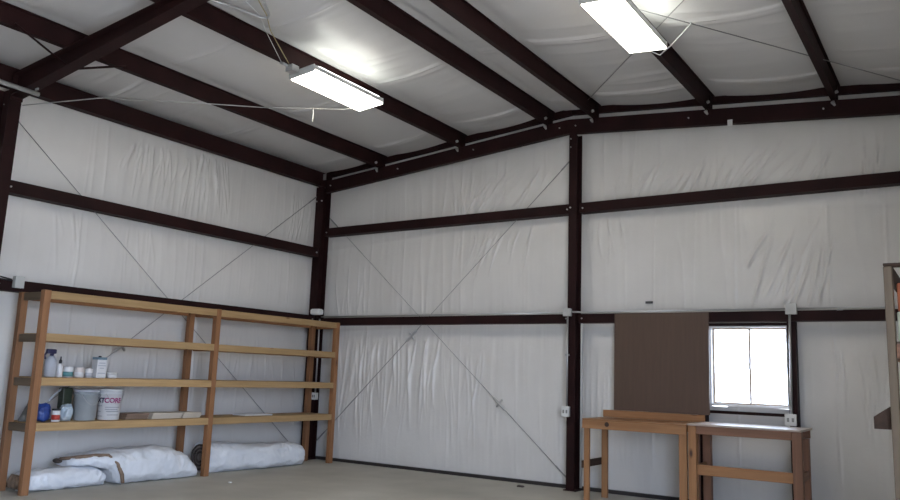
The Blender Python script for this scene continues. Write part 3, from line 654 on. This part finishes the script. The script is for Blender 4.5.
# ---------------------------------------------------------------- workbenches
def leg(parent, x0, x1, y0, y1, z1, m): return board('leg', (x0, y0, 0), (x1, y1, z1), m, parent, .004)
b1 = thing('workbench', (5.95, -.65, 0), 'pine workbench under the brown board, the left one of two', 'workbench', 'pine workbenches')
YF, YK = -.99, -.30; T1 = .972
board('worktop', (5.345, YF - .0, T1 - .02), (6.60, YK, T1), BENCHW, b1, .003)
board('apron', (5.345, YF - .002, T1 - .115), (6.60, YF + .036, T1 - .021), BENCHW, b1)
board('end_rail', (5.345, YF + .04, T1 - .115), (5.383, YK, T1 - .021), BENCHW, b1)
board('back_rail', (5.385, YK - .038, T1 - .115), (6.60, YK, T1 - .021), BENCHW, b1)
leg(b1, 5.352, 5.42, YF + .038, YF + .038 + .038, T1 - .116, BENCHW)
leg(b1, 5.372, 5.45, YK - .16, YK - .122, T1 - .116, BENCHW)
leg(b1, 6.50, 6.588, YF + .038, YF + .076, T1 - .116, BENCHW)
leg(b1, 6.50, 6.588, YK - .16, YK - .122, T1 - .116, REDW)
board('cross_brace', (5.325, YF + .03, .39), (5.3505, YK + .05, .475), DKW, b1)
# knot in the apron
MB().tube([(5.66, YF - .0035, T1 - .055), (5.66, YF - .0015, T1 - .055)], .028, 14).build('knot', mat('dark_knot', (.03, .012, .008), .7), b1)
tag(MB().box((5.315, -.275, T1 + .0008), (6.60, -.236, T1 + .089), .004).build('backsplash_board', BENCHW[0]), 'long pine board standing on edge along the back of the left workbench', 'board')
b2 = thing('workbench', (7.2, -.65, 0), 'pine workbench below the window, the right one of two, with a low rail', 'workbench', 'pine workbenches')
T2 = .988; YF2 = -.95
board('worktop', (6.605, YF2 - .03, T2 - .022), (7.785, YK, T2), [noisy('smooth_bench_top', (.42, .33, .27), (.50, .41, .34), (1, 1, 1), 6, 3, .32)] * 3, b2, .003)
board('apron', (6.695, YF2 + .002, T2 - .112), (7.683, YF2 + .040, T2 - .023), REDW, b2)
board('back_rail', (6.62, YK - .04, T2 - .112), (7.765, YK - .002, T2 - .023), REDW, b2)
for x in (6.605, 7.686):
    w = .088 if x < 7 else .095
    leg(b2, x, x + w, YF2 - .002, YF2 + .087, T2 - .023, BENCHW if x < 7 else REDW)
leg(b2, 6.62, 6.708, YK - .14, YK - .05, T2 - .113, REDW); leg(b2, 7.675, 7.763, YK - .14, YK - .05, T2 - .113, REDW)
board('front_rail', (6.695, YF2 + .02, .435), (7.685, YF2 + .058, .545), BENCHW, b2)
board('end_rail', (6.63, YF2 + .089, .445), (6.668, YK - .142, .533), BENCHW, b2); board('end_rail', (7.72, YF2 + .089, .445), (7.758, YK - .142, .533), REDW, b2)
# brown board leaning above the left bench
k = MB(); zb, zt = T1 + .092, 2.292
k.sweep(lambda x: [(x, -.262, zb), (x, -.250, zb), (x, -.226, zt), (x, -.238, zt)], (5.455, 6.66))
tag(k.build('brown_hardboard_sheet', PLY), 'large square dark brown sheet leaning on the wall above the left workbench', 'board')

# ---------------------------------------------------------------- rack at the right edge
rk = thing('storage_rack', (9.15, -3.6, 0), 'weathered wooden rack cut by the right edge of the photo', 'rack')
ry0, ry1, rx0, rx1 = -4.50, -2.3, 8.885, 9.50
for x in (rx0, rx1):
    for y in (ry0, ry1): board('post', (x, y, 0), (x + .046, y + .089, 2.17 if y == ry0 else 2.17), GREYW, rk)
for z, m in ((2.19, DKW), (1.70, REDW), (1.23, DKW)):
    board('end_rail', (rx0 + .0 if z > 2 else rx0 + .047, ry0 + .0 if z > 2 else ry0 + .01, z - .085 if z < 2 else z - .018), (rx1 + .046 if z > 2 else rx1, ry0 + .089 if z > 2 else ry0 + .048, z), m, rk)
    board('front_rail', (rx0 + .004, ry0 + .091, z - .085), (rx0 + .042, ry1 - .002, z - .001), m, rk)
    if z < 2: board('shelf_board', (rx0 + .048, ry0 + .05, z + .001), (rx1 + .04, ry1 + .08, z + .016), GREYW, rk, .001)
k = MB(); k.sweep(lambda y: [(rx0 - .10, y, 1.19), (rx0 - .001, y, 1.19), (rx0 - .001, y, 1.325), (rx0 - .012, y, 1.325), (rx0 - .10, y, 1.262)], (ry0 + .091, ry0 + .13))
k.build('bracket', DKW[1], rk)
tag(MB().box((9.00 - .06, -4.42, 1.7175), (9.20, -4.2, 1.90), .01).build('pale_sack', noisy('pale_green_sack', (.42, .46, .36), (.55, .56, .48), (1, 1, 1), 8, 3, .7)), 'pale green sack on the rack at the right edge', 'sack')
tag(MB().box((8.945, -4.40, 1.9015), (9.22, -4.2, 2.08), .012).build('orange_box', noisy('rusty_orange', (.32, .085, .035), (.45, .14, .06), (1, 1, 1), 8, 3, .6)), 'rusty orange box on top of the pale sack, right edge', 'box')

# ---------------------------------------------------------------- daylight and exposure
w = bpy.data.worlds.new('world'); S.world = w; w.use_nodes = True
bg = w.node_tree.nodes['Background']; bg.inputs['Color'].default_value = (.63, .76, 1.0, 1); bg.inputs['Strength'].default_value = 10.0
def portal(loc, rot, sx, sy):
    l = bpy.data.lights.new('daylight_portal', 'AREA'); l.shape = 'RECTANGLE'; l.size = sx; l.size_y = sy; l.cycles.is_portal = True
    o = bpy.data.objects.new('daylight_portal', l); COL.objects.link(o); o.location = loc; o.rotation_euler = rot
portal((W + .04, (DY0 + DY1) / 2, DZ / 2), (0, math.radians(90), 0), DZ, DY1 - DY0)
portal(((WX0 + WX1) / 2, .1, (WZ0 + WZ1) / 2), (math.radians(-90), 0, 0), WX1 - WX0, WZ1 - WZ0)
sl = bpy.data.lights.new('sun', 'SUN'); sl.energy = 12; sl.angle = .01; sl.color = (1, .93, .82)
so_ = bpy.data.objects.new('sun', sl); COL.objects.link(so_); so_.location = (20, -6, 20)
so_.rotation_euler = Vector((math.cos(math.radians(64)), -.04, math.sin(math.radians(64)))).to_track_quat('Z', 'Y').to_euler()
S.view_settings.view_transform = 'Standard'; S.view_settings.look = 'None'; S.view_settings.gamma = 1; S.view_settings.exposure = .48
S.view_settings.use_curve_mapping = False
for o in list(S.objects):
    if '_o' in o: del o['_o']
